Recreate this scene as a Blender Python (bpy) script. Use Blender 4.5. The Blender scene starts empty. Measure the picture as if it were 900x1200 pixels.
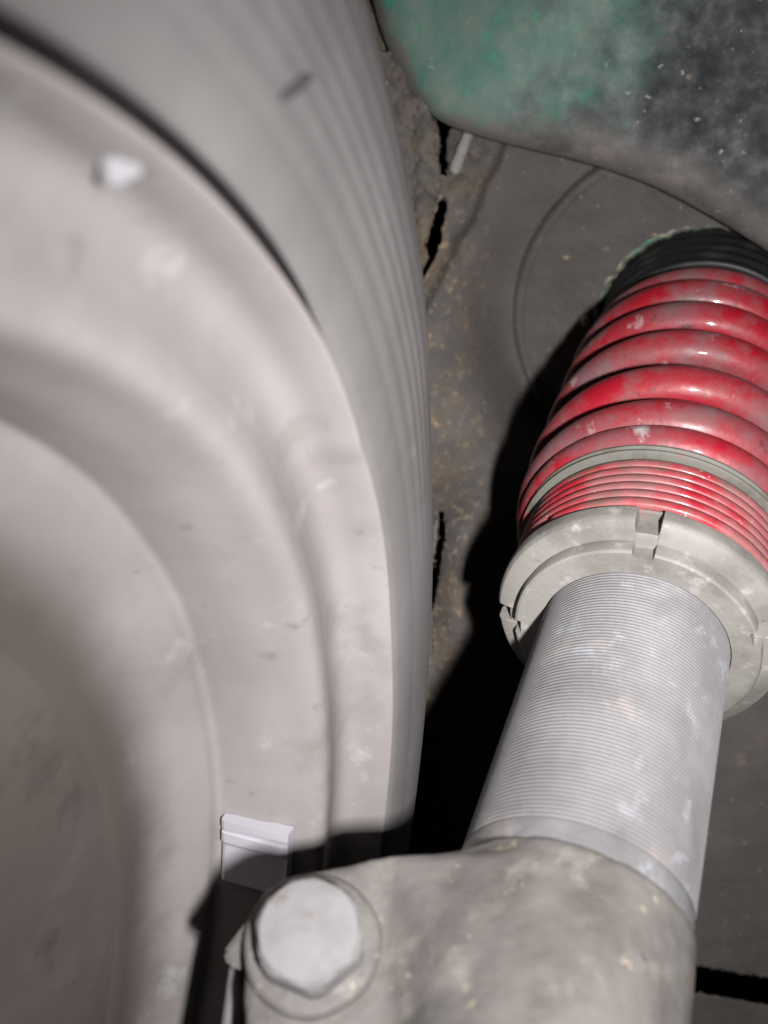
import bpy, bmesh, math, random
import numpy as np
from mathutils import Matrix, Vector
random.seed(4); rng = np.random.default_rng(7)

# ------------------------------------------------------------------ camera, light, exposure
# Everything is measured from the camera (x right, y forward, z up, metres); RIG then pitches
# it up, because the picture was taken looking up into a wheel arch.
RIG = Matrix.Translation((0, 0, 0.55)) @ Matrix.Rotation(math.radians(50), 4, 'X')
sc = bpy.context.scene
F = 1167.0
cam = bpy.data.cameras.new('camera'); camo = bpy.data.objects.new('camera', cam)
sc.collection.objects.link(camo); sc.camera = camo
camo.matrix_world = RIG @ Matrix.Rotation(math.radians(90), 4, 'X')
cam.sensor_fit = 'VERTICAL'; cam.sensor_height = 36.0; cam.lens = 35.0
cam.clip_start = 0.005; cam.clip_end = 50
cam.dof.use_dof = True; cam.dof.focus_distance = 0.325; cam.dof.aperture_fstop = 9.5

w = bpy.data.worlds.new('World'); sc.world = w; w.use_nodes = True
bgn = w.node_tree.nodes['Background']
bgn.inputs[0].default_value = (0.75, 0.85, 1.0, 1); bgn.inputs[1].default_value = 0.002

fl = bpy.data.lights.new('camera_flash', 'AREA'); fl.shape = 'RECTANGLE'
fl.size = 0.012; fl.size_y = 0.022; fl.energy = 0.90; fl.spread = math.radians(92); fl.color = (1.0, 0.97, 0.96)
flo = bpy.data.objects.new('camera_flash', fl); sc.collection.objects.link(flo)
flo.matrix_world = RIG @ Matrix.Translation((0.054, -0.042, -0.021)) @ Matrix.Rotation(math.radians(90), 4, 'X')

sc.view_settings.view_transform = 'Standard'; sc.view_settings.look = 'None'
sc.view_settings.exposure = 0; sc.view_settings.gamma = 1
sc.cycles.use_denoising = True
sc.cycles.max_bounces = 6

# ------------------------------------------------------------------ helpers
def V(x, y, z):            # measured frame (right, down, away) -> (right, forward, up)
    return Vector((x, z, -y))
def pix(px, py, z):        # a point seen at that place in the photo, z metres away
    return Vector(((px - 450) / F * z, z, (600 - py) / F * z))
def link(o):
    sc.collection.objects.link(o); return o
def mesh(name, verts, faces, mat, parent=None, smooth=True, mw=None):
    me = bpy.data.meshes.new(name); me.from_pydata([tuple(v) for v in verts], [], [tuple(f) for f in faces])
    me.materials.append(mat)
    if smooth: me.polygons.foreach_set('use_smooth', [True] * len(me.polygons))
    me.update(); o = link(bpy.data.objects.new(name, me))
    if parent is not None: o.parent = parent
    elif mw is not None: o.matrix_world = mw
    return o
def from_bm(name, bm, mat, parent=None, smooth=True, mw=None):
    me = bpy.data.meshes.new(name); bm.normal_update(); bm.to_mesh(me); bm.free(); me.materials.append(mat)
    if smooth: me.polygons.foreach_set('use_smooth', [True] * len(me.polygons))
    o = link(bpy.data.objects.new(name, me))
    if parent is not None: o.parent = parent
    elif mw is not None: o.matrix_world = mw
    return o
def tag(o, label=None, cat=None, group=None, kind=None):
    for k, v in (('label', label), ('category', cat), ('group', group), ('kind', kind)):
        if v: o[k] = v
    return o
def thing(name, label, cat, mw):
    o = link(bpy.data.objects.new(name, None)); o.empty_display_size = .02; o.matrix_world = mw
    return tag(o, label, cat)
def frame(origin, zaxis, hint=Vector((0, 0, 1))):
    z = Vector(zaxis).normalized(); x = hint.cross(z).normalized(); y = z.cross(x)
    m = Matrix((x, y, z)).transposed().to_4x4(); m.translation = origin
    return m
def sharp(o, deg=35):
    bpy.context.view_layer.objects.active = o
    me = o.data; bm = bmesh.new(); bm.from_mesh(me)
    for e in bm.edges:
        if len(e.link_faces) == 2 and e.calc_face_angle(0) > math.radians(deg): e.smooth = False
    bm.to_mesh(me); bm.free()
def lathe(prof, seg, name, mat, parent, rfun=None, close=False, a0=0.0, a1=2 * math.pi, sharp_deg=None):
    full = abs(a1 - a0 - 2 * math.pi) < 1e-6
    n = seg if full else seg + 1
    vs = []; fs = []
    for i in range(n):
        a = a0 + (a1 - a0) * i / seg
        for r, z in prof:
            rr = rfun(r, z, a) if rfun else r
            if isinstance(rr, tuple): rr, zz = rr
            else: zz = z
            vs.append((rr * math.cos(a), rr * math.sin(a), zz))
    m = len(prof)
    for i in range(seg):
        j = (i + 1) % n
        for k in range(m - 1 + (1 if close else 0)):
            k2 = (k + 1) % m
            fs.append((i * m + k, j * m + k, j * m + k2, i * m + k2))
    o = mesh(name, vs, fs, mat, parent)
    bm = bmesh.new(); bm.from_mesh(o.data); bmesh.ops.recalc_face_normals(bm, faces=bm.faces); bm.to_mesh(o.data); bm.free()
    if sharp_deg: sharp(o, sharp_deg)
    return o
def smooth_prof(pts, n=6):
    """Catmull-Rom through profile points"""
    p = [np.array(q, float) for q in pts]; p = [2 * p[0] - p[1]] + p + [2 * p[-1] - p[-2]]
    out = []
    for i in range(1, len(p) - 2):
        for s in range(n):
            t = s / n
            out.append(tuple(.5 * ((2 * p[i]) + (p[i + 1] - p[i - 1]) * t + (2 * p[i - 1] - 5 * p[i] + 4 * p[i + 1] - p[i + 2]) * t * t
                            + (-p[i - 1] + 3 * p[i] - 3 * p[i + 1] + p[i + 2]) * t ** 3)))
    out.append(tuple(p[-2])); return out
def helix(name, mat, parent, R, pitch, z0, z1, ra, rz, seg=96, sides=14, phase=0, Rfun=None, pfun=None, square=2.0):
    turns = (z1 - z0) / pitch; n = int(turns * seg); vs = []; fs = []
    for i in range(n + 1):
        a = phase + 2 * math.pi * i / seg; f = i / n
        z = pfun(f) if pfun else z0 + (z1 - z0) * f
        Rc = Rfun(f) if Rfun else R
        for s in range(sides):
            b = 2 * math.pi * s / sides
            cb, sb = math.cos(b), math.sin(b); e = 2.0 / square
            dx = ra * math.copysign(abs(cb) ** e, cb); dz = rz * math.copysign(abs(sb) ** e, sb)
            vs.append(((Rc + dx) * math.cos(a), (Rc + dx) * math.sin(a), z + dz))
    for i in range(n):
        for s in range(sides):
            s2 = (s + 1) % sides
            fs.append((i * sides + s, i * sides + s2, (i + 1) * sides + s2, (i + 1) * sides + s))
    fs.append(tuple(range(sides))[::-1]); fs.append(tuple(n * sides + s for s in range(sides)))
    return mesh(name, vs, fs, mat, parent)

# ------------------------------------------------------------------ materials
def material(name, base, layers=(), rough=0.7, metal=0.0, bumps=(), coat=0.0, rough_var=0.0, spec=0.5):
    """layers: (colour, noise scale, low, high, detail, stretch) patches mixed over the base; bumps: (scale, strength, distance)"""
    m = bpy.data.materials.new(name); m.use_nodes = True; nt = m.node_tree; N = nt.nodes; L = nt.links
    b = N['Principled BSDF']; tc = N.new('ShaderNodeTexCoord')
    b.inputs['Metallic'].default_value = metal; b.inputs['Roughness'].default_value = rough
    b.inputs['Coat Weight'].default_value = coat; b.inputs['Coat Roughness'].default_value = .12
    b.inputs['Specular IOR Level'].default_value = spec
    rgb = N.new('ShaderNodeRGB'); rgb.outputs[0].default_value = (*base, 1); cur = rgb.outputs[0]
    for k, (col, scale, lo, hi, det, st) in enumerate(layers):
        mp = N.new('ShaderNodeMapping'); mp.inputs['Scale'].default_value = st; mp.inputs['Location'].default_value = (k * 3.1, k * 1.7, k * .9)
        L.new(tc.outputs['Object'], mp.inputs[0])
        no = N.new('ShaderNodeTexNoise'); no.inputs['Scale'].default_value = scale; no.inputs['Detail'].default_value = det
        no.inputs['Roughness'].default_value = .6
        L.new(mp.outputs[0], no.inputs['Vector'])
        r = N.new('ShaderNodeMapRange'); r.inputs[1].default_value = lo; r.inputs[2].default_value = hi
        L.new(no.outputs[0], r.inputs[0])
        mx = N.new('ShaderNodeMix'); mx.data_type = 'RGBA'
        L.new(r.outputs[0], mx.inputs['Factor']); L.new(cur, mx.inputs['A']); mx.inputs['B'].default_value = (*col, 1)
        cur = mx.outputs['Result']
    L.new(cur, b.inputs['Base Color'])
    if rough_var:
        no = N.new('ShaderNodeTexNoise'); no.inputs['Scale'].default_value = 180; no.inputs['Detail'].default_value = 5
        L.new(tc.outputs['Object'], no.inputs['Vector'])
        r = N.new('ShaderNodeMapRange'); r.inputs[1].default_value = .3; r.inputs[2].default_value = .7
        r.inputs[3].default_value = rough - rough_var; r.inputs[4].default_value = rough + rough_var
        L.new(no.outputs[0], r.inputs[0]); L.new(r.outputs[0], b.inputs['Roughness'])
    prev = None
    for sc_, st, di in bumps:
        no = N.new('ShaderNodeTexNoise'); no.inputs['Scale'].default_value = sc_; no.inputs['Detail'].default_value = 6
        L.new(tc.outputs['Object'], no.inputs['Vector'])
        bp = N.new('ShaderNodeBump'); bp.inputs['Strength'].default_value = st; bp.inputs['Distance'].default_value = di
        L.new(no.outputs[0], bp.inputs['Height'])
        if prev: L.new(prev, bp.inputs['Normal'])
        prev = bp.outputs[0]
    if prev: L.new(prev, b.inputs['Normal'])
    return m
U = (1, 1, 1)
M_tyre = material('dusty_tyre_rubber', (.128, .121, .121), [((.165, .157, .157), 14, .4, .7, 4, U), ((.19, .185, .18), 45, .60, .75, 6, U)], rough=.85, bumps=[(60, .2, .002)])
M_rim = material('dust_coated_rim', (.222, .203, .200), [((.275, .257, .254), 12, .42, .66, 5, U), ((.165, .148, .138), 22, .56, .74, 7, U), ((.36, .355, .36), 55, .62, .80, 4, U), ((.12, .105, .095), 90, .64, .82, 4, U)], rough=.8, bumps=[(60, .15, .0015)])
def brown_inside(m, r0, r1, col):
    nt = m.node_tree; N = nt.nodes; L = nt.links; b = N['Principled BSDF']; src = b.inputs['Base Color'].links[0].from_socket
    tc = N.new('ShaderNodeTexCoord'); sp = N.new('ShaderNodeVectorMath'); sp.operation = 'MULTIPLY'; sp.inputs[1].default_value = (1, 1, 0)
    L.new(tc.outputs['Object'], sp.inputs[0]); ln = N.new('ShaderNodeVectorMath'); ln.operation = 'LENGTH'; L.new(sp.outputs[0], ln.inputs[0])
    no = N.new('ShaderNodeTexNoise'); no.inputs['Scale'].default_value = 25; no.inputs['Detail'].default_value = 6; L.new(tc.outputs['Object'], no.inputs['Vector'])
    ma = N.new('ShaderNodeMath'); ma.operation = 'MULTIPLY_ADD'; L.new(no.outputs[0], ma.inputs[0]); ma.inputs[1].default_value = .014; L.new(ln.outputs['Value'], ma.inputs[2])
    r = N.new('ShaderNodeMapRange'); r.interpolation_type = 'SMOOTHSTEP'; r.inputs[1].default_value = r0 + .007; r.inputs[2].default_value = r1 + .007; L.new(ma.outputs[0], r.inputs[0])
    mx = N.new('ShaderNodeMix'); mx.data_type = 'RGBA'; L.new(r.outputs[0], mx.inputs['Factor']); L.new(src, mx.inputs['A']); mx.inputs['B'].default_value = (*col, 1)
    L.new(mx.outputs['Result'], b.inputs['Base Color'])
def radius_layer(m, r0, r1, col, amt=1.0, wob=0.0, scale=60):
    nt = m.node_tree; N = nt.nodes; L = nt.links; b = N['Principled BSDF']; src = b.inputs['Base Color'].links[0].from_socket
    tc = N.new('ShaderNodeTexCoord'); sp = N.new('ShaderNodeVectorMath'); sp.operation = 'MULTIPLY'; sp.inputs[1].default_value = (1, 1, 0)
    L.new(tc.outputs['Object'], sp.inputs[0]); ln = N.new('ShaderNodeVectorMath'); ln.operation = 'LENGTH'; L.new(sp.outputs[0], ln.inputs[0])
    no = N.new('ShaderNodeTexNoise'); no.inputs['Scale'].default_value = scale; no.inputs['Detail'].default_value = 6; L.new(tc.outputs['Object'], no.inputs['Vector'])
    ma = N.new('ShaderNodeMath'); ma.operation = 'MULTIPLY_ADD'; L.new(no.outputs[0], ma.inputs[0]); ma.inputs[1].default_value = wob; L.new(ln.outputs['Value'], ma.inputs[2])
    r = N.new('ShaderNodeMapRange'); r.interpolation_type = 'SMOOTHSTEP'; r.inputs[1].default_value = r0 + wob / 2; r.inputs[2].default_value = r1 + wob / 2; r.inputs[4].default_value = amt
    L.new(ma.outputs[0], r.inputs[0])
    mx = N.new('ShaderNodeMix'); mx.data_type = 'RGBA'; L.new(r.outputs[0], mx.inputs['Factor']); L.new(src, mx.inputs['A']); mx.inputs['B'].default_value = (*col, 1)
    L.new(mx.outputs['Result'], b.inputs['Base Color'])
radius_layer(M_tyre, .2840, .2890, (.16, .115, .09), .75, .003)          # brown road dirt on the shoulder
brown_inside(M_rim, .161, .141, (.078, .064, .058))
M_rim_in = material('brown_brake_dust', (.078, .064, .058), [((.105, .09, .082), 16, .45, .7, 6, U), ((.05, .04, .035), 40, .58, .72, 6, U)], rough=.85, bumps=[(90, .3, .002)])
M_bead = material('gap_shade_bead_rubber', (.008, .006, .007), [((.03, .027, .028), 30, .5, .7, 4, U)], rough=.6)  # near-black colour paints in the shade of the gap between tyre and rim
M_weight = material('bright_weight_zinc', (.50, .49, .54), rough=.4, metal=.25, bumps=[(900, .1, .0005)])
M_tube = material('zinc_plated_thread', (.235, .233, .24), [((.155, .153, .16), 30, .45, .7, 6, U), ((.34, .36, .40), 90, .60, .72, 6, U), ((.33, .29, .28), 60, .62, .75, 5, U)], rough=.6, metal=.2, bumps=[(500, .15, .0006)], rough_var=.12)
radius_layer(M_tube, .02994, .0295, (.10, .09, .088), .8)                 # darker down in the thread grooves
M_collar = material('dull_alloy_collar', (.265, .252, .235), [((.165, .153, .14), 40, .45, .66, 7, U), ((.38, .36, .335), 120, .58, .70, 5, U), ((.20, .17, .15), 160, .66, .75, 5, U)], rough=.6, metal=.15, bumps=[(300, .25, .0008)])
M_red = material('scuffed_red_spring_paint', (.33, .008, .020), [((.21, .060, .070), 34, .40, .66, 5, U), ((.17, .125, .125), 48, .45, .70, 7, U), ((.09, .03, .03), 130, .62, .74, 6, U), ((.42, .38, .38), 75, .64, .74, 5, U)], rough=.46, coat=.22, bumps=[(420, .16, .0007), (90, .2, .0012)], rough_var=.1, spec=.35)
M_red.node_tree.nodes['Principled BSDF'].inputs['Coat Roughness'].default_value = .07
M_red2 = material('worn_red_helper_coil', (.38, .016, .03), [((.32, .12, .125), 60, .38, .6, 6, U), ((.16, .11, .09), 70, .48, .66, 7, U), ((.62, .50, .50), 210, .66, .74, 4, U)], rough=.45, coat=.2, bumps=[(420, .15, .0006)])
M_spacer = material('greyed_spacer', (.14, .138, .12), [((.075, .06, .045), 60, .55, .7, 6, U), ((.34, .07, .08), 60, .56, .66, 6, U)], rough=.6, bumps=[(300, .2, .0006)])
M_rubber = material('black_rubber_seat', (.012, .012, .014), [((.035, .033, .035), 60, .5, .7, 5, U)], rough=.5)
M_knuckle = material('cast_knuckle_metal', (.145, .136, .129), [((.088, .080, .075), 52, .42, .68, 9, U), ((.20, .185, .165), 80, .56, .72, 6, U), ((.40, .34, .24), 140, .66, .74, 5, U), ((.09, .08, .075), 200, .68, .76, 4, U)], rough=.62, metal=.1, bumps=[(170, .25, .0009), (700, .2, .0006)])
M_bolt = material('zinc_bolt_head', (.215, .21, .215), [((.15, .143, .143), 60, .45, .7, 6, U), ((.15, .12, .10), 90, .62, .76, 6, U)], rough=.72, metal=.1, bumps=[(300, .25, .0009)])
M_liner = material('dark_underseal', (.088, .080, .076), [((.108, .098, .092), 30, .45, .68, 5, U), ((.18, .135, .095), 48, .60, .80, 8, U), ((.34, .27, .18), 190, .67, .76, 3, U)], rough=.8, bumps=[(420, .35, .0015), (40, .2, .003)])
def grit_layer(m):
    nt = m.node_tree; N = nt.nodes; L = nt.links; b = N['Principled BSDF']; src = b.inputs['Base Color'].links[0].from_socket
    tc = N.new('ShaderNodeTexCoord'); sp = N.new('ShaderNodeSeparateXYZ'); L.new(tc.outputs['Object'], sp.inputs[0])
    def noise(scale, det):
        n = N.new('ShaderNodeTexNoise'); n.inputs['Scale'].default_value = scale; n.inputs['Detail'].default_value = det; n.inputs['Roughness'].default_value = .7
        L.new(tc.outputs['Object'], n.inputs['Vector']); return n.outputs[0]
    def mr(sk, a, c, lo=0, hi=1):
        r = N.new('ShaderNodeMapRange'); r.inputs[1].default_value = a; r.inputs[2].default_value = c; r.inputs[3].default_value = lo; r.inputs[4].default_value = hi
        L.new(sk, r.inputs[0]); return r.outputs[0]
    def mul(a, c):
        x = N.new('ShaderNodeMath'); x.operation = 'MULTIPLY'; L.new(a, x.inputs[0]); L.new(c, x.inputs[1]); return x.outputs[0]
    side = mr(sp.outputs[0], .060, .020)
    for f, col in ((mul(side, mr(noise(38, 8), .45, .66)), (.15, .112, .078)), (mul(side, mr(noise(230, 4), .56, .66)), (.30, .225, .14))):
        mx = N.new('ShaderNodeMix'); mx.data_type = 'RGBA'; L.new(f, mx.inputs['Factor']); L.new(src, mx.inputs['A']); mx.inputs['B'].default_value = (*col, 1)
        src = mx.outputs['Result']
    L.new(src, b.inputs['Base Color'])
grit_layer(M_liner)
M_seam = material('rusty_seam_metal', (.125, .112, .10), [((.17, .13, .09), 40, .52, .70, 7, U), ((.075, .06, .052), 60, .55, .7, 6, U), ((.22, .08, .04), 90, .63, .72, 5, U), ((.42, .38, .32), 170, .66, .74, 4, U)], rough=.85, bumps=[(260, .5, .0015), (70, .25, .0015)])
M_edge = material('green_paint_edge', (.10, .20, .13), [((.34, .34, .24), 90, .42, .58, 6, U)], rough=.7, bumps=[(400, .3, .0008)])
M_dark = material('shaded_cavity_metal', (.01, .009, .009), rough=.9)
M_grit = material('pale_grit', (.5, .45, .34), rough=.9, bumps=[(800, .4, .001)])

# wing panel: green patch on the left that wears into black underseal on the right, with grit
def wing_material():
    m = bpy.data.materials.new('green_and_black_wing_paint'); m.use_nodes = True; nt = m.node_tree; N = nt.nodes; L = nt.links
    b = N['Principled BSDF']; tc = N.new('ShaderNodeTexCoord'); uv = N.new('ShaderNodeUVMap'); uv.uv_map = 'flat'
    def noise(scale, det, seed=0):
        mp = N.new('ShaderNodeMapping'); mp.inputs['Location'].default_value = (seed, seed * .7, 0); L.new(tc.outputs['Object'], mp.inputs[0])
        n = N.new('ShaderNodeTexNoise'); n.inputs['Scale'].default_value = scale; n.inputs['Detail'].default_value = det; n.inputs['Roughness'].default_value = .62
        L.new(mp.outputs[0], n.inputs['Vector']); return n.outputs[0]
    def rng_(s, a, c, lo=0, hi=1):
        r = N.new('ShaderNodeMapRange'); r.inputs[1].default_value = a; r.inputs[2].default_value = c; r.inputs[3].default_value = lo; r.inputs[4].default_value = hi
        L.new(s, r.inputs[0]); return r.outputs[0]
    def mix(f, a, c):
        x = N.new('ShaderNodeMix'); x.data_type = 'RGBA'
        if isinstance(f, float): x.inputs['Factor'].default_value = f
        else: L.new(f, x.inputs['Factor'])
        for s, nm in ((a, 'A'), (c, 'B')):
            if isinstance(s, tuple): x.inputs[nm].default_value = (*s, 1)
            else: L.new(s, x.inputs[nm])
        return x.outputs['Result']
    def mth(op, a, c):
        x = N.new('ShaderNodeMath'); x.operation = op
        for i, s in enumerate((a, c)):
            if isinstance(s, (int, float)): x.inputs[i].default_value = s
            else: L.new(s, x.inputs[i])
        return x.outputs[0]
    sep = N.new('ShaderNodeSeparateXYZ'); L.new(uv.outputs[0], sep.inputs[0])
    u, v = sep.outputs[0], sep.outputs[1]           # u across, v = distance from the lip
    green = mix(rng_(noise(60, 7), .35, .72), (.085, .205, .165), (.20, .245, .215))
    green = mix(rng_(noise(110, 6, 3), .60, .72), green, (.06, .30, .19))
    black = mix(rng_(noise(45, 8, 5), .42, .75), (.012, .014, .018), (.050, .054, .062))
    grey = mix(rng_(noise(60, 7, 9), .35, .7), (.10, .095, .09), (.165, .15, .14))
    uw = mth('ADD', u, mth('MULTIPLY', mth('SUBTRACT', noise(28, 7, 2), .5), .8))
    col = mix(rng_(uw, .30, .58), green, black)
    vw = mth('ADD', v, mth('MULTIPLY', mth('SUBTRACT', noise(35, 7, 8), .5), .35))
    band = mth('MULTIPLY', rng_(vw, .05, .22, 1, 0), rng_(u, .22, .45))
    col = mix(band, col, grey)
    lip = rng_(vw, .008, .03, 1, 0)
    col = mix(mth('MULTIPLY', lip, .8), col, (.19, .17, .155))
    speck = rng_(noise(230, 3, 4), .68, .71)
    col = mix(speck, col, (.30, .29, .27))
    rustp = rng_(noise(70, 6, 12), .70, .76)
    col = mix(rustp, col, (.30, .20, .12))
    L.new(col, b.inputs['Base Color']); b.inputs['Roughness'].default_value = .5
    L.new(rng_(noise(120, 5, 6), .3, .7, .48, .8), b.inputs['Roughness'])
    prev = None
    for s, st, d in ((70, .22, .002), (320, .25, .0012)):
        bp = N.new('ShaderNodeBump'); bp.inputs['Strength'].default_value = st; bp.inputs['Distance'].default_value = d
        L.new(noise(s, 7, s), bp.inputs['Height'])
        if prev: L.new(prev, bp.inputs['Normal'])
        prev = bp.outputs[0]
    L.new(prev, b.inputs['Normal'])
    return m
M_wing = wing_material()

# ------------------------------------------------------------------ axis of the coilover
AX_P = V(-0.0017, 0.1825, 0.1487); AX_D = V(0.3462, -0.5906, 0.7289).normalized()
CF = frame(AX_P, AX_D)                       # local z runs up the strut
CFi = CF.inverted()

# ------------------------------------------------------------------ wheel arch liner (a sheet with real relief)
def smooth_noise(x, y, seed, oct=4):
    r = np.random.default_rng(seed); out = np.zeros_like(x)
    for k in range(oct):
        f = 2 ** k
        for _ in range(5):
            a = r.uniform(0, 2 * math.pi); ph = r.uniform(0, 6.28); q = r.uniform(.6, 1.4)
            out += np.sin((x * math.cos(a) + y * math.sin(a)) * f * q + ph) / f / 5
    return out
# tower top: circle about the strut axis
def ray_t(px, py, tp):
    """hit of the pixel ray with the plane at t=tp across the strut axis -> depth"""
    rx = (px - 450) / F; ry = (py - 600) / F
    d = rx * .3462 + ry * -.5906 + .7289
    return tp / d
T_PL = 0.456
A_ = np.array([[640, 200, 1], [500, 500, 1], [480, 870, 1], [880, 1000, 1], [880, 300, 1]], float)
b_ = np.array([1 / .465, 1 / .50, 1 / .485, 1 / .50, 1 / .45])
PLN = np.linalg.lstsq(A_, b_, rcond=None)[0]
def liner_depth(px, py):
    z = 1 / (PLN[0] * px + PLN[1] * py + PLN[2])
    zt = ray_t(px, py, T_PL)
    X = (px - 450) / F * zt - (-0.0017); Y = (py - 600) / F * zt - .1825; Z = zt - .1487
    t = X * .3462 + Y * -.5906 + Z * .7289
    rho = np.sqrt(np.maximum(X * X + Y * Y + Z * Z - t * t, 0))
    s = 1 / (1 + np.exp((rho - .112) / .008))           # plane of the tower top inside, wall outside
    z = z * (1 - s) + zt * s
    # embossed step of the tower plate and the ragged sealer bead on the left
    z = z + .0035 * (1 / (1 + np.exp(-(rho - .0945) / .0009))) - .0022 * np.exp(-((rho - .0930) / .0015) ** 2)
    edge = 555 - (py - 235) * .50 + 6 * smooth_noise(py / 17, px * 0, 3)
    seamband = 1 / (1 + np.exp((px - edge) / 4))
    z = z - .010 * seamband * (py < 430) * np.clip((430 - py) / 120, 0, 1)
    lx = 548 + 12 * np.sin((py - 600) / 50)
    low = 1 / (1 + np.exp((px - lx) / 12)) * np.clip((py - 560) / 60, 0, 1)
    z = z - .012 * low - .010 * np.exp(-(((px - 535) / 26) ** 2 + ((py - 730) / 60) ** 2))
    z = z - .030 * np.exp(-(((px - 560) / 48) ** 2 + ((py - 640) / 85) ** 2))
    z = z + .0016 * smooth_noise(px / 26, py / 26, 5) + .0022 * seamband * smooth_noise(px / 7, py / 7, 6, 3) - .0022 * np.exp(-((px - edge) / 5) ** 2) * (py < 430) * np.clip((430 - py) / 60, 0, 1) + .0010 * low * smooth_noise(px / 6, py / 6, 8, 3)
    return z
def grid_sheet(name, mat, x0, x1, y0, y1, step, depth, hole=None, thick=.0012, **kw):
    xs = np.arange(x0, x1 + 1, step, float); ys = np.arange(y0, y1 + 1, step, float)
    X, Y = np.meshgrid(xs, ys)
    if kw.get('polys'):
        for poly in kw['polys']:
            pl = np.array(poly, float); bd = np.full(X.shape, 1e9); bx = X.copy(); by = Y.copy()
            for (ax, ay), (cx_, cy_) in zip(pl, np.roll(pl, -1, 0)):
                ex, ey = cx_ - ax, cy_ - ay; tt = np.clip(((X - ax) * ex + (Y - ay) * ey) / (ex * ex + ey * ey + 1e-9), 0, 1)
                qx = ax + tt * ex; qy = ay + tt * ey; dd = (X - qx) ** 2 + (Y - qy) ** 2
                m_ = dd < bd; bd[m_] = dd[m_]; bx[m_] = qx[m_]; by[m_] = qy[m_]
            near = bd < (step * .75) ** 2; X = np.where(near, bx, X); Y = np.where(near, by, Y)
    Z = depth(X, Y)
    co = np.stack([(X - 450) / F * Z, Z, (600 - Y) / F * Z], -1).reshape(-1, 3)
    nx, ny = len(xs), len(ys)
    i = np.arange((nx - 1) * (ny - 1)); a = (i // (nx - 1)) * nx + i % (nx - 1)
    q = np.stack([a, a + nx, a + nx + 1, a + 1], 1)
    if hole is not None:
        cx = X.reshape(-1)[q].mean(1); cy = Y.reshape(-1)[q].mean(1)
        q = q[~hole(cx, cy)]
        used = np.unique(q); remap = -np.ones(len(co), int); remap[used] = np.arange(len(used)); co = co[used]; q = remap[q]
    me = bpy.data.meshes.new(name); me.vertices.add(len(co)); me.vertices.foreach_set('co', co.astype(np.float32).ravel())
    me.loops.add(q.size); me.loops.foreach_set('vertex_index', q.ravel().astype(np.int32)); me.polygons.add(len(q))
    me.polygons.foreach_set('loop_start', np.arange(0, q.size, 4, dtype=np.int32)); me.update(calc_edges=True); me.validate()
    me.polygons.foreach_set('use_smooth', np.ones(len(me.polygons), bool)); me.materials.append(mat)
    o = link(bpy.data.objects.new(name, me)); o.matrix_world = RIG
    s = o.modifiers.new('thickness', 'SOLIDIFY'); s.thickness = thick; s.offset = -1 if kw.get('inv') else 1
    return o
def in_poly(px, py, poly):
    c = np.zeros(px.shape, bool); n = len(poly); j = n - 1
    for i in range(n):
        xi, yi = poly[i]; xj, yj = poly[j]
        c ^= ((yi > py) != (yj > py)) & (px < (xj - xi) * (py - yi) / (yj - yi + 1e-12) + xi); j = i
    return c
H1 = [(508, 128), (520, 138), (540, 142), (531, 150), (526, 158), (524, 172), (525, 190), (524, 208), (518, 204), (514, 192), (515, 170), (511, 148)]
H2 = [(522, 230), (524, 246), (520, 262), (517, 282), (511, 298), (505, 308), (498, 322), (494, 326), (497, 312), (502, 302), (499, 290), (503, 272), (508, 252), (514, 238)]
H3 = [(515, 600), (522, 600), (524, 625), (519, 655), (517, 675), (512, 700), (508, 714), (503, 700), (502, 690), (508, 662), (512, 640), (514, 618)]
def ragged(poly, amp, seed):
    r = random.Random(seed); out = []
    n = len(poly)
    for i in range(n):
        a, b = poly[i], poly[(i + 1) % n]; L_ = math.dist(a, b); k = max(1, int(L_ / 4))
        for j in range(k):
            f = j / k; out.append((a[0] + (b[0] - a[0]) * f + r.uniform(-amp, amp), a[1] + (b[1] - a[1]) * f + r.uniform(-amp, amp)))
    return out
H4 = [(800, 1128), (840, 1134), (880, 1141), (930, 1150), (1000, 1158), (1080, 1164), (1080, 1196), (1000, 1190), (930, 1182), (895, 1176), (850, 1168), (800, 1160)]
H4 = ragged(H4, .5, 9)
H1 = ragged(H1, .9, 1); H2 = ragged(H2, 1.0, 2); H3 = ragged(H3, .8, 3)
HC = CF @ Vector((0, 0, T_PL))
def holes(cx, cy):
    h = in_poly(cx, cy, H1) | in_poly(cx, cy, H2) | in_poly(cx, cy, H3) | in_poly(cx, cy, H4)
    zt = ray_t(cx, cy, T_PL)
    X = (cx - 450) / F * zt + .0017; Y = (cy - 600) / F * zt - .1825; Z = zt - .1487
    t = X * .3462 + Y * -.5906 + Z * .7289
    rho = np.sqrt(np.maximum(X * X + Y * Y + Z * Z - t * t, 0))
    return h | (rho < .0525)
liner = grid_sheet('wheel_arch_liner', M_liner, 380, 1080, -60, 1330, 2, liner_depth, holes, thick=.0015, polys=[H1, H2, H3, H4])
tag(liner, 'dark underseal coated wheel arch wall behind the strut', kind='structure')

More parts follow.
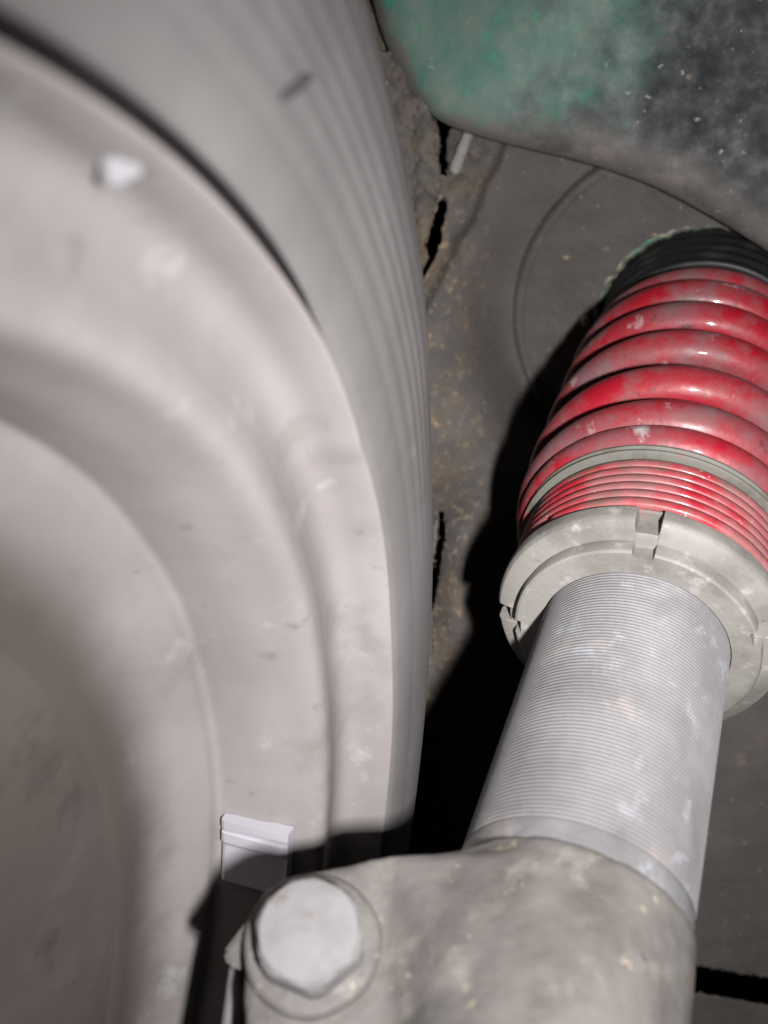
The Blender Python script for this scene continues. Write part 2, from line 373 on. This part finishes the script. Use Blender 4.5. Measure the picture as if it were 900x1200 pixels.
# seam strip between the tyre and the liner: rusty folded lip, a touch nearer than the liner
def seam_depth(px, py):
    return liner_depth(px, py) - .010 - .0015 * smooth_noise(px / 9, py / 9, 21) - .0015 * np.exp(-((px - 497) / 7) ** 2)
def strip(name, label, poly, x0, x1, y0, y1, amp, wob=1.4):
    poly = ragged(poly, 1.2, int(y0))
    def outside(cx, cy): return ~in_poly(cx, cy, poly)
    o = grid_sheet(name, M_seam, x0, x1, y0, y1, 1.5, lambda x, y: seam_depth(x, y) - amp, outside, thick=.0018, polys=[poly])
    return tag(o, label, 'metal seam')
strip('seam_lip', 'rusty ragged folded seam beside the tyre edge above the two black slots',
      [(462, 60), (480, 90), (498, 120), (508, 150), (512, 190), (516, 215), (508, 240), (500, 270), (498, 300), (490, 330), (470, 340), (440, 60)], 430, 545, 50, 350, .002)
strip('seam_lip', 'pale rusty seam lip beside the lowest black slot next to the tyre',
      [(470, 590), (508, 598), (514, 612), (512, 640), (506, 665), (500, 690), (505, 705), (508, 720), (507, 760), (502, 790), (500, 820), (494, 840), (482, 870), (460, 900), (440, 800)], 440, 530, 580, 910, .004)
def stub_depth(px, py): return liner_depth(px, py) - .004
# short pale drip of sealer beside the upper slot
bm = bmesh.new()
dz = lambda x, y: float(liner_depth(np.array(float(x)), np.array(float(y)))) - .004
p0, p1 = pix(551, 150, dz(551, 150)), pix(533, 198, dz(533, 198))
for k in range(9):
    p = p0.lerp(p1, k / 8)
    bmesh.ops.create_uvsphere(bm, u_segments=12, v_segments=8, radius=.0026 + .0002 * math.sin(k * 2.1) + .0005 * k / 8, matrix=Matrix.Translation(p))
o = from_bm('sealer_bead', bm, material('pale_sealer', (.27, .27, .25), [((.16, .15, .13), 120, .5, .65, 4, U)], rough=.8, bumps=[(300, .4, .001)]), mw=RIG)
md = o.modifiers.new('fuse', 'REMESH'); md.mode = 'VOXEL'; md.voxel_size = .0006; md.use_smooth_shade = True
tag(o, 'short pale bead of sealer hanging beside the upper black slot', 'sealer bead')

# dark cavity wall behind the slots and behind the tower hole
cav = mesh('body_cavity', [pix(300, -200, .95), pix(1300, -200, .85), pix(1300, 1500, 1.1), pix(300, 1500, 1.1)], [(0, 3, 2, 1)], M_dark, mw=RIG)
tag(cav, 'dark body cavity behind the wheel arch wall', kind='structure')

# ------------------------------------------------------------------ green and black wing panel, with rolled lip
EDGE = [(405, -140), (425, -70), (440, -10), (452, 35), (466, 70), (482, 100), (498, 122), (516, 138), (540, 150), (575, 161), (620, 172), (670, 184), (715, 197), (760, 213), (800, 232), (840, 254), (875, 275), (905, 295), (960, 335), (1040, 400), (1120, 480)]
def catmull(pts, n):
    return smooth_prof(pts, n)
EDGE = [(x, y - 5) for x, y in EDGE]
edge = catmull(EDGE, 8)
def build_wing():
    e = np.array(edge); nE = len(e)
    d = np.gradient(e, axis=0); nrm = np.stack([d[:, 1], -d[:, 0]], 1); nrm /= np.linalg.norm(nrm, axis=1)[:, None]
    # blend the sideways direction towards a fixed one so the rows never cross
    fixed = np.array([.62, -.78]); rows = 70; vs = []; uvs = []
    lipz = np.minimum(liner_depth(e[:, 0], e[:, 1]), .47) - .014
    kk = np.linspace(-1, 1, nE); lipz = np.polyval(np.polyfit(kk, lipz, 3), kk) - .003
    arc = np.concatenate([[0], np.cumsum(np.linalg.norm(np.diff(e, axis=0), axis=1))])
    for r in range(-4, rows + 1):
        if r < 0:                        # rolled lip turning back towards the liner
            a = (r + 4) / 4; off = -3 * math.sin(math.pi * a) * 1.0; back = .010 * (1 - a)
            P2 = e + nrm * off; Z = lipz + back * .6
        else:
            q = (r / rows) ** 1.25; off = 620 * q
            mixd = nrm * (1 - min(1, q * 6)) + fixed * min(1, q * 6); mixd /= np.linalg.norm(mixd, axis=1)[:, None]
            P2 = e + mixd * off
            Z = lipz - .006 * (1 - np.exp(-off / 9)) - .085 * q
            Z = Z + .0006 * (1 - math.exp(-off / 30)) * smooth_noise(P2[:, 0] / 50, P2[:, 1] / 50, 31) 
            Z = np.maximum(Z, .2)
        for k in range(nE):
            vs.append(pix(P2[k, 0], P2[k, 1], Z[k])); uvs.append((np.clip((P2[k, 0] + .55 * P2[k, 1] - 440) / 700, -.5, 2), max(off, 0) / 300))
    fs = []
    R_ = rows + 5
    for r in range(R_ - 1):
        for k in range(nE - 1):
            fs.append((r * nE + k, r * nE + k + 1, (r + 1) * nE + k + 1, (r + 1) * nE + k))
    o = mesh('inner_wing_panel', vs, fs, M_wing, mw=RIG)
    uvl = o.data.uv_layers.new(name='flat')
    for l in o.data.loops: uvl.data[l.index].uv = uvs[l.vertex_index]
    s = o.modifiers.new('thickness', 'SOLIDIFY'); s.thickness = .0016; s.offset = 1
    return o
wing = build_wing()
tag(wing, 'scuffed green and black inner wing panel curving above the red spring', 'body panel')

# ------------------------------------------------------------------ coilover
cw = RIG @ CF
coil = thing('coilover_strut', 'coilover strut with scuffed red spring on a grey threaded tube', 'strut', cw)
# green painted edge of the hole in the tower, part of the liner
rim_e = lathe([(.0530, T_PL - .0010), (.0538, T_PL - .0016), (.0547, T_PL - .0010), (.0552, T_PL + .002), (.0532, T_PL + .008), (.0522, T_PL + .02), (.0516, T_PL + .02), (.0518, T_PL)], 200, 'hole_edge', M_edge, None,
              rfun=lambda r, z, a: (r + .0004 * math.sin(a * 23) + .0003 * math.sin(a * 51 + 1), z + .0003 * math.sin(a * 37)), close=True)
rim_e.matrix_world = cw; 
mw_ = rim_e.matrix_world.copy(); rim_e.parent = liner; rim_e.matrix_parent_inverse = RIG.inverted(); rim_e.matrix_world = cw
# threaded tube: real helical thread
def threaded(name, R, z0, z1, pitch, depth, mat):
    seg = 128; prof = [(0, 0), (.22, 0), (.5, 1), (.72, 1)]; turns = int((z1 - z0) / pitch); n = turns * seg; vs = []; fs = []
    m = len(prof)
    for i in range(n + seg + 1):
        a = 2 * math.pi * i / seg; zz = z0 + pitch * i / seg
        for f, d in prof: vs.append(((R - depth * d) * math.cos(a), (R - depth * d) * math.sin(a), zz + f * pitch))
    for i in range(n + seg):
        for k in range(m - 1): fs.append((i * m + k, (i + 1) * m + k, (i + 1) * m + k + 1, i * m + k + 1))
        if i + seg + 1 <= n + seg:
            fs.append((i * m + m - 1, (i + 1) * m + m - 1, (i + 1 + seg) * m, (i + seg) * m))
    return mesh(name, vs, fs, mat, coil)
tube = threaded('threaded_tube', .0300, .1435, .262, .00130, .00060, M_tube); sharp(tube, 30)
lathe([(.0285, .100), (.0299, .102), (.0300, .1432), (.0296, .1446), (.028, .1448)], 160, 'tube_base', M_tube, coil, sharp_deg=30)
lathe([(.0, .27), (.026, .27), (.026, .30), (.011, .302), (.011, .452), (.0, .452)], 64, 'damper_body', M_dark, coil, sharp_deg=30)

# adjuster collar with spanner slots
def ang_of(px, py, r, t):
    best = None
    for k in range(1440):
        a = 2 * math.pi * k / 1440
        p = CF @ Vector((r * math.cos(a), r * math.sin(a), t)); x = p.x / p.y * F + 450; y = 600 - p.z / p.y * F
        e = (x - px) ** 2 + (y - py) ** 2
        if best is None or e < best[0]: best = (e, a)
    return best[1]
A_top = ang_of(762, 606, .0455, .2445); A_left = ang_of(584, 714, .0463, .243); A_low = ang_of(606, 772, .046, .2366)
def slotf(slots, rs):
    def f(r, z, a):
        for c, hw in slots:
            dd = abs((a - c + math.pi) % (2 * math.pi) - math.pi)
            if dd < hw: return min(r, rs)
        return r
    return f
step = 2 * math.pi / 6
slots = [(A_top, .085), (A_left, .075), (A_top + 1.25, .085), (A_top + 2.5, .085), (A_top - 2.4, .085)]
lathe([(.0304, .2412), (.0400, .2412), (.0440, .2420), (.0455, .2426), (.0463, .2436), (.0466, .2448), (.0466, .2484), (.0460, .2492), (.0304, .2492)], 720, 'adjuster_collar', M_collar, coil, rfun=slotf(slots, .0418), close=True, sharp_deg=28)
lathe([(.0303, .2364), (.0380, .2362), (.0388, .2366), (.0392, .2374), (.0392, .2408), (.0303, .2408)], 720, 'lock_ring', M_collar, coil, rfun=slotf(slots, .0368), close=True, sharp_deg=28)
# spring seat lip, stacked helper coils, spacer
lathe([(.031, .2493), (.0440, .2493), (.0446, .2500), (.0440, .2510), (.031, .2510)], 160, 'seat_washer', M_spacer, coil, close=True, sharp_deg=30)
helix('helper_spring', M_red2, coil,   .0432, .0042, .2532, .2755, .0026, .0021, seg=120, sides=12, phase=1.0, square=3.2)
lathe([(.036, .2772), (.0468, .2772), (.0478, .2777), (.0479, .2784), (.0470, .2791), (.0470, .2797), (.0480, .2802), (.0480, .2810), (.0470, .2816), (.036, .2816)], 160, 'spacer_ring', M_spacer, coil, close=True, sharp_deg=40)
# main spring
def zf(f):
    # closed ends: pitch small at both ends
    ts = np.array([.2975, .3060, .3270, .3535, .3805, .4060, .4290, .4470, .4600]); k = np.linspace(0, 1, len(ts))
    return float(np.interp(f, k, ts))
TURNS = 7
def spring():
    seg = 128; n = seg * TURNS; wr = .0083; sides = 20; vs = []; fs = []
    zs = np.interp(np.arange(n + 1) / seg, np.arange(TURNS + 1), [.2840, .2905, .3085, .3375, .3640, .3865, .4065, .4200])
    ker = np.hanning(97); ker /= ker.sum(); zs = np.convolve(np.pad(zs, 48, mode='edge'), ker, 'valid')
    for i in range(n + 1):
        a = A_spring + 2 * math.pi * i / seg; f = i / n; Rc = .0457 if f < .75 else .0457 - .0035 * (f - .75) / .25
        Rc -= .0042 * max(0, 1 - i / seg / 1.7)
        for s in range(sides):
            b = 2 * math.pi * s / sides
            rz = wr * (.62 + .38 * min(1, i / seg)) * (1 - .3 * max(0, (f - .86) / .14))
            vs.append(((Rc + wr * math.cos(b)) * math.cos(a), (Rc + wr * math.cos(b)) * math.sin(a), zs[i] + rz * math.sin(b)))
    for i in range(n):
        for s in range(sides):
            s2 = (s + 1) % sides; fs.append((i * sides + s, i * sides + s2, (i + 1) * sides + s2, (i + 1) * sides + s))
    fs.append(tuple(range(sides))[::-1]); fs.append(tuple(n * sides + s for s in range(sides)))
    return mesh('main_spring', vs, fs, M_red, coil)
A_spring = ang_of(805, 500, .05, .30) + math.pi
spring()
# black rubber seat with ridges at the top
lathe([(.020, .4285), (.0460, .4275), (.0482, .4268), (.0488, .4280), (.0488, .4300), (.0479, .4312), (.0480, .4335), (.0492, .4345), (.0494, .4375), (.0484, .4388), (.0485, .4410), (.0498, .4420), (.0500, .4448), (.0491, .4460), (.0492, .4475), (.0505, .4485), (.0507, .4520), (.0500, .4532), (.0500, .4548), (.0512, .4556), (.0514, .4578), (.0504, .4590), (.0504, .4606), (.0514, .4616), (.0516, .4700), (.020, .4700)], 160, 'upper_rubber_seat', M_rubber, coil, close=True)

# ------------------------------------------------------------------ steering knuckle with clamp and bolt
B_ = Vector((-.02, -.77, .64)).normalized()           # the way the bolt head faces
zb = .222; BP = pix(365, 1104, zb)
kn = thing('steering_knuckle', 'grey cast knuckle clamp holding the lower end of the threaded tube', 'knuckle', RIG @ Matrix.Translation(BP))
Ki = Matrix.Translation(-BP)
bm = bmesh.new()
def cyl_between(bm, p, q, r1, r2, seg=64):
    z = (q - p); m = frame((p + q) / 2, z, Vector((1, 0, 0)) if abs(z.normalized().x) < .9 else Vector((0, 0, 1)))
    bmesh.ops.create_cone(bm, cap_ends=True, segments=seg, radius1=r1, radius2=r2, depth=z.length, matrix=Ki @ m)
cyl_between(bm, CF @ Vector((0, 0, .085)), CF @ Vector((0, 0, .1385)), .0335, .0312)
def on_plane(px, py, off=0.0):                        # on the slab face through the bolt seat
    r = pix(px, py, 1.0); s = (BP + B_ * off).dot(B_) / r.dot(B_); return r * s
arm = [(303, 1046), (330, 1028), (372, 1018), (410, 1012), (440, 1003), (480, 999), (530, 996), (570, 984), (640, 1010), (720, 1060), (760, 1200), (740, 1400), (500, 1500), (290, 1400), (286, 1250), (284, 1150), (288, 1090)]
front = [Ki @ on_plane(x, y, -.002) for x, y in arm]; back = [p - B_ * .022 for p in front]
n = len(arm); fv = [bm.verts.new(p) for p in front]; bv = [bm.verts.new(p) for p in back]
bm.faces.new(fv); bm.faces.new(bv[::-1])
for i in range(n): j = (i + 1) % n; bm.faces.new((fv[j], fv[i], bv[i], bv[j]))
bmesh.ops.recalc_face_normals(bm, faces=bm.faces)
pts = [on_plane(455, y, -.002) for y in (1010, 1200, 1400)] + [on_plane(455, y, -.020) for y in (1010, 1400)]
fa = math.atan2(*(CFi.to_3x3() @ (B_ + Vector((-.45, 0, 0))).normalized()).yx)
for t in (.092, .1345): pts += [CF @ Vector((.0312 * math.cos(fa + q), .0312 * math.sin(fa + q), t)) for q in (-.3, 0, .5)]
b2 = bmesh.new(); vv = [b2.verts.new(Ki @ p) for p in pts]; bmesh.ops.convex_hull(b2, input=vv)
me_t = bpy.data.meshes.new('t'); b2.to_mesh(me_t); b2.free(); bm.from_mesh(me_t); bpy.data.meshes.remove(me_t)
cast = from_bm('cast_body', bm, M_knuckle, kn)
md = cast.modifiers.new('fuse', 'REMESH'); md.mode = 'VOXEL'; md.voxel_size = .0008; md.use_smooth_shade = True
md = cast.modifiers.new('cast', 'SMOOTH'); md.factor = .6; md.iterations = 35
tx = bpy.data.textures.new('cast_lumps', 'CLOUDS'); tx.noise_scale = .008
md = cast.modifiers.new('lumps', 'DISPLACE'); md.texture = tx; md.strength = .0006; md.mid_level = .5; md.texture_coords = 'LOCAL'
# boss around the bolt
bf = frame(Vector((0, 0, 0)), B_, Vector((0, 0, 1)))
def lathe_b(prof, seg, name, mat, **k):
    o = lathe(prof, seg, name, mat, kn, **k); o.matrix_local = bf; return o
lathe_b([(0, -.006), (.0158, -.006), (.0156, -.001), (.0150, .0002), (.0140, .0006), (0, .0006)], 96, 'bolt_boss', M_knuckle, rfun=lambda r, z, a: r * (1 + .012 * math.sin(3 * a + 1) + .008 * math.sin(7 * a)))
# bolt: hex head with a heavily chamfered crown
def hexr(r, z, a):
    h = .0112 / math.cos(((a + .35) % (math.pi / 3)) - math.pi / 6)
    if r < .002: return r
    return min(r, h) if r > .0095 else r
bolt = lathe_b([(0, .0006), (.0121, .0006), (.0123, .0014), (.0122, .0066), (.0116, .0082), (.0106, .0092), (.0060, .0098), (.0001, .0099)], 240, 'bolt', M_bolt, rfun=hexr, sharp_deg=32)
# small lug and rod on the far left below the bolt
bm = bmesh.new()
def bar(bm, p, q, r, seg=20):
    z = q - p; m = frame((p + q) / 2, z, Vector((1, 0, 0))); bmesh.ops.create_cone(bm, cap_ends=True, segments=seg, radius1=r, radius2=r, depth=z.length, matrix=Ki @ m)
bar(bm, pix(283, 1135, .238), pix(262, 1290, .232), .0030)
from_bm('brake_pipe', bm, M_dark if False else M_bolt, kn)
bm = bmesh.new()
lug = [(292, 1076), (274, 1100), (262, 1116), (267, 1132), (292, 1140)]
fv = [bm.verts.new(Ki @ pix(x, y, .226)) for x, y in lug]; bv = [bm.verts.new(Ki @ pix(x + 2, y, .238)) for x, y in lug]
bm.faces.new(fv); bm.faces.new(bv[::-1])
for i in range(5): j = (i + 1) % 5; bm.faces.new((fv[j], fv[i], bv[i], bv[j]))
bmesh.ops.recalc_face_normals(bm, faces=bm.faces); bmesh.ops.bevel(bm, geom=bm.edges[:], offset=.0007, segments=2, affect='EDGES')
from_bm('lug', bm, M_knuckle, kn, smooth=False)

# ------------------------------------------------------------------ wheel
S = 1.0
WN = V(.94047, .18218, -.28693).normalized(); WO = V(-.06418, .15518, .12761) * S
WF = frame(WO, WN)
wheel = thing('wheel', 'dusty wheel with black tyre and grey rim filling the left side', 'wheel', RIG @ WF)
def P_(l): return [(r * S, -d * S) for r, d in l]
bead_p = [(.2030, .030), (.2052, .014), (.2064, .0065), (.2086, .0040)]
tyre_p = [(.2086, .0042), (.2092, .0030), (.2110, .0022), (.2170, .0010)]
ribs = []
for k, r in enumerate(np.linspace(.2190, .2915, 90)):
    f = (r - .217) / (.297 - .217); d = .0015 + (.0226 - .0015) * f ** 1.5 - .0035 * math.sin(math.pi * f)
    ribs.append((r, d))
tyre_p += ribs + [(.2935, .0250), (.2943, .032), (.2945, .060), (.2945, .19), (.292, .205), (.26, .215), (.21, .212)]
def wheel_angle(px, py, r, d):
    best = None
    for k in range(2880):
        a = 2 * math.pi * k / 2880
        p = WF @ Vector((r * S * math.cos(a), r * S * math.sin(a), -d * S))
        if p.y < .02: continue
        x = p.x / p.y * F + 450; y = 600 - p.z / p.y * F; e = (x - px) ** 2 + (y - py) ** 2
        if best is None or e < best[0]: best = (e, a)
    return best
ta, tb = wheel_angle(470, 200, .294, .03)[1], wheel_angle(493, 470, .294, .03)[1]
def sag(r, z, a):                                     # the tyre is not perfectly round: it squats a little
    f = ((a - ta + math.pi) % (2 * math.pi) - math.pi) / ((tb - ta + math.pi) % (2 * math.pi) - math.pi)
    f = max(0, min(1, f)) if abs((a - ta + math.pi) % (2 * math.pi) - math.pi) < 2.2 else 0
    f = f * f * (3 - 2 * f); return r - .0125 * f * max(0, (r - .215) / .08)
fa_, fb_ = wheel_angle(300, 262, .207, .004)[1], wheel_angle(440, 520, .207, .004)[1]
def fill(r, a):
    f = ((a - fa_ + math.pi) % (2 * math.pi) - math.pi) / ((fb_ - fa_ + math.pi) % (2 * math.pi) - math.pi)
    f = max(0, min(1, f)) if abs((a - fa_ + math.pi) % (2 * math.pi) - math.pi) < 2.2 else 0
    f = f * f * (3 - 2 * f); return .0034 * f * max(0, min(1, (.222 - r) / .0134))
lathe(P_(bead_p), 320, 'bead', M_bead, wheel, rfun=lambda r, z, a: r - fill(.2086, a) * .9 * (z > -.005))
def ribf(r, a):                                       # moulded rings, rubbed off lower down
    if not .219 < r < .268: return 0
    f = ((a - ta + math.pi) % (2 * math.pi) - math.pi) / ((tb - ta + math.pi) % (2 * math.pi) - math.pi)
    f = max(0, min(1, 1.2 - f)); return .00016 * f * math.sin((r - .2190) / .0072 * 2 * math.pi + 2 * math.sin(r * 160))
lathe(P_(tyre_p), 320, 'tyre', M_tyre, wheel, rfun=lambda r, z, a: (sag(r, z, a) - fill(r, a), z + ribf(r, a)))
nick = wheel_angle(432, 512, .204, .005)[1]
def wob(r, z, a):
    if r > .2005: r -= .0016 * math.exp(-((a - nick) / .009) ** 4)
    return (r * (1 + .0004 * math.sin(7 * a + 1) + .0003 * math.sin(23 * a)), z + .0002 * math.sin(17 * a))
rim_p = smooth_prof([(.2040, .030), (.2048, .012), (.2052, .0045), (.2050, .0030), (.2040, .0036), (.2028, .0075), (.2017, .0132), (.1992, .0162), (.1950, .0170), (.1895, .0160), (.1845, .0145), (.1802, .0142),
         (.1774, .0165), (.1750, .0225), (.1722, .0300), (.1706, .0380), (.1699, .0424), (.1684, .0436), (.1660, .0442), (.1632, .0458), (.1600, .0480), (.1560, .0505), (.1500, .0530), (.1440, .0542), (.1380, .0550), (.1345, .0562)], 5)
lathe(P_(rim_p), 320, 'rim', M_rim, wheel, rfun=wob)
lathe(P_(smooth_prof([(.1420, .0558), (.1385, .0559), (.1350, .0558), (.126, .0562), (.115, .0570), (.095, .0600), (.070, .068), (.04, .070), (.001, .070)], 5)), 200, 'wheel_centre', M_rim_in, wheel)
# bright balance weight clipped to the barrel
eA, a1 = wheel_angle(265, 958, .1680, .0405); eB, a2 = wheel_angle(268, 1030, .1680, .0405)
eC, a3 = wheel_angle(328, 972, .1730, .023)
print('weight fit', eA, eB, eC, a1, a2, a3)
bm = bmesh.new(); cols = []
prof_w = [(.1698, .0410), (.1672, .0408), (.1668, .0398), (.1700, .0230), (.1708, .0215), (.1748, .0215)]
for i in range(49):
    f = i / 48; row = []
    for r, d in prof_w:
        if f > .36 and r < .1705: r += .0009 * min(1, (f - .36) / .06)
        if .14 < f < .2 and r < .1705: r += .0004
        g = (.041 - d) / (.041 - .0215); aa = (a1 + (a3 - a1) * g) * (1 - f) + (a2 + (a3 - a1) * g) * f
        row.append(bm.verts.new((r * S * math.cos(aa), r * S * math.sin(aa), -d * S)))
    cols.append(row)
for i in range(48):
    for k in range(5): bm.faces.new((cols[i][k], cols[i + 1][k], cols[i + 1][k + 1], cols[i][k + 1]))
bm.faces.new(cols[0]); bm.faces.new(cols[-1][::-1])
bmesh.ops.recalc_face_normals(bm, faces=bm.faces)
o = from_bm('wheel_weight', bm, M_weight, wheel); sharp(o, 25)

# ------------------------------------------------------------------ crumbs of grit
o = None
def crumb(px, py, z, r, label):
    bm = bmesh.new(); bmesh.ops.create_icosphere(bm, subdivisions=2, radius=r, matrix=Matrix.Identity(4))
    for v in bm.verts: v.co *= random.uniform(.75, 1.25)
    q = from_bm('grit_crumb', bm, M_grit, mw=RIG @ Matrix.Translation(pix(px, py, z))); tag(q, label, 'grit')
crumb(686, 376, float(liner_depth(np.array(686.), np.array(376.))) - .0015, .0028, 'pale crumb of grit stuck to the dark wall left of the spring top')

# pale raised spot on the rim flange, up at the left
e_, a_ = wheel_angle(140, 190, .2025, .0095)
print('splash', e_)
bm = bmesh.new(); bmesh.ops.create_icosphere(bm, subdivisions=3, radius=.0026)
for v in bm.verts: v.co *= 1 + .25 * math.sin(v.co.x * 1500) * math.cos(v.co.y * 1300)
q = from_bm('pale_spot', bm, material('pale_spot_surface', (.23, .23, .245), rough=.9), wheel)
q.location = (.2022 * math.cos(a_), .2022 * math.sin(a_), -.0095)

# scuff across the tyre wall, up at the top
best = []
for r in np.linspace(.222, .28, 30):
    d = .001 + (.0226 - .0015) * ((r - .217) / .08) ** 1.5 - .0035 * math.sin(math.pi * (r - .217) / .08)
    for k, (x, y) in enumerate(((327, 116), (364, 88))): best.append((*wheel_angle(x, y, r, d), k, r, d))
pA = min(b for b in best if b[2] == 0); pB = min(b for b in best if b[2] == 1)
def wp(a, r, d): return Vector((r * math.cos(a), r * math.sin(a), -d))
A3, B3 = wp(pA[1], pA[3], pA[4]), wp(pB[1], pB[3], pB[4])
bm = bmesh.new(); bmesh.ops.create_icosphere(bm, subdivisions=3, radius=1)
L3 = (B3 - A3); ax = L3.normalized(); up = Vector((0, 0, 1)); sd = up.cross(ax).normalized()
for v in bm.verts:
    c = v.co.copy(); v.co = ax * c.x * L3.length / 2 + sd * c.y * .0011 + up * c.z * .0007
q = from_bm('scuff', bm, material('dark_scuffed_rubber', (.055, .05, .05), rough=.85), wheel); q.location = (A3 + B3) / 2
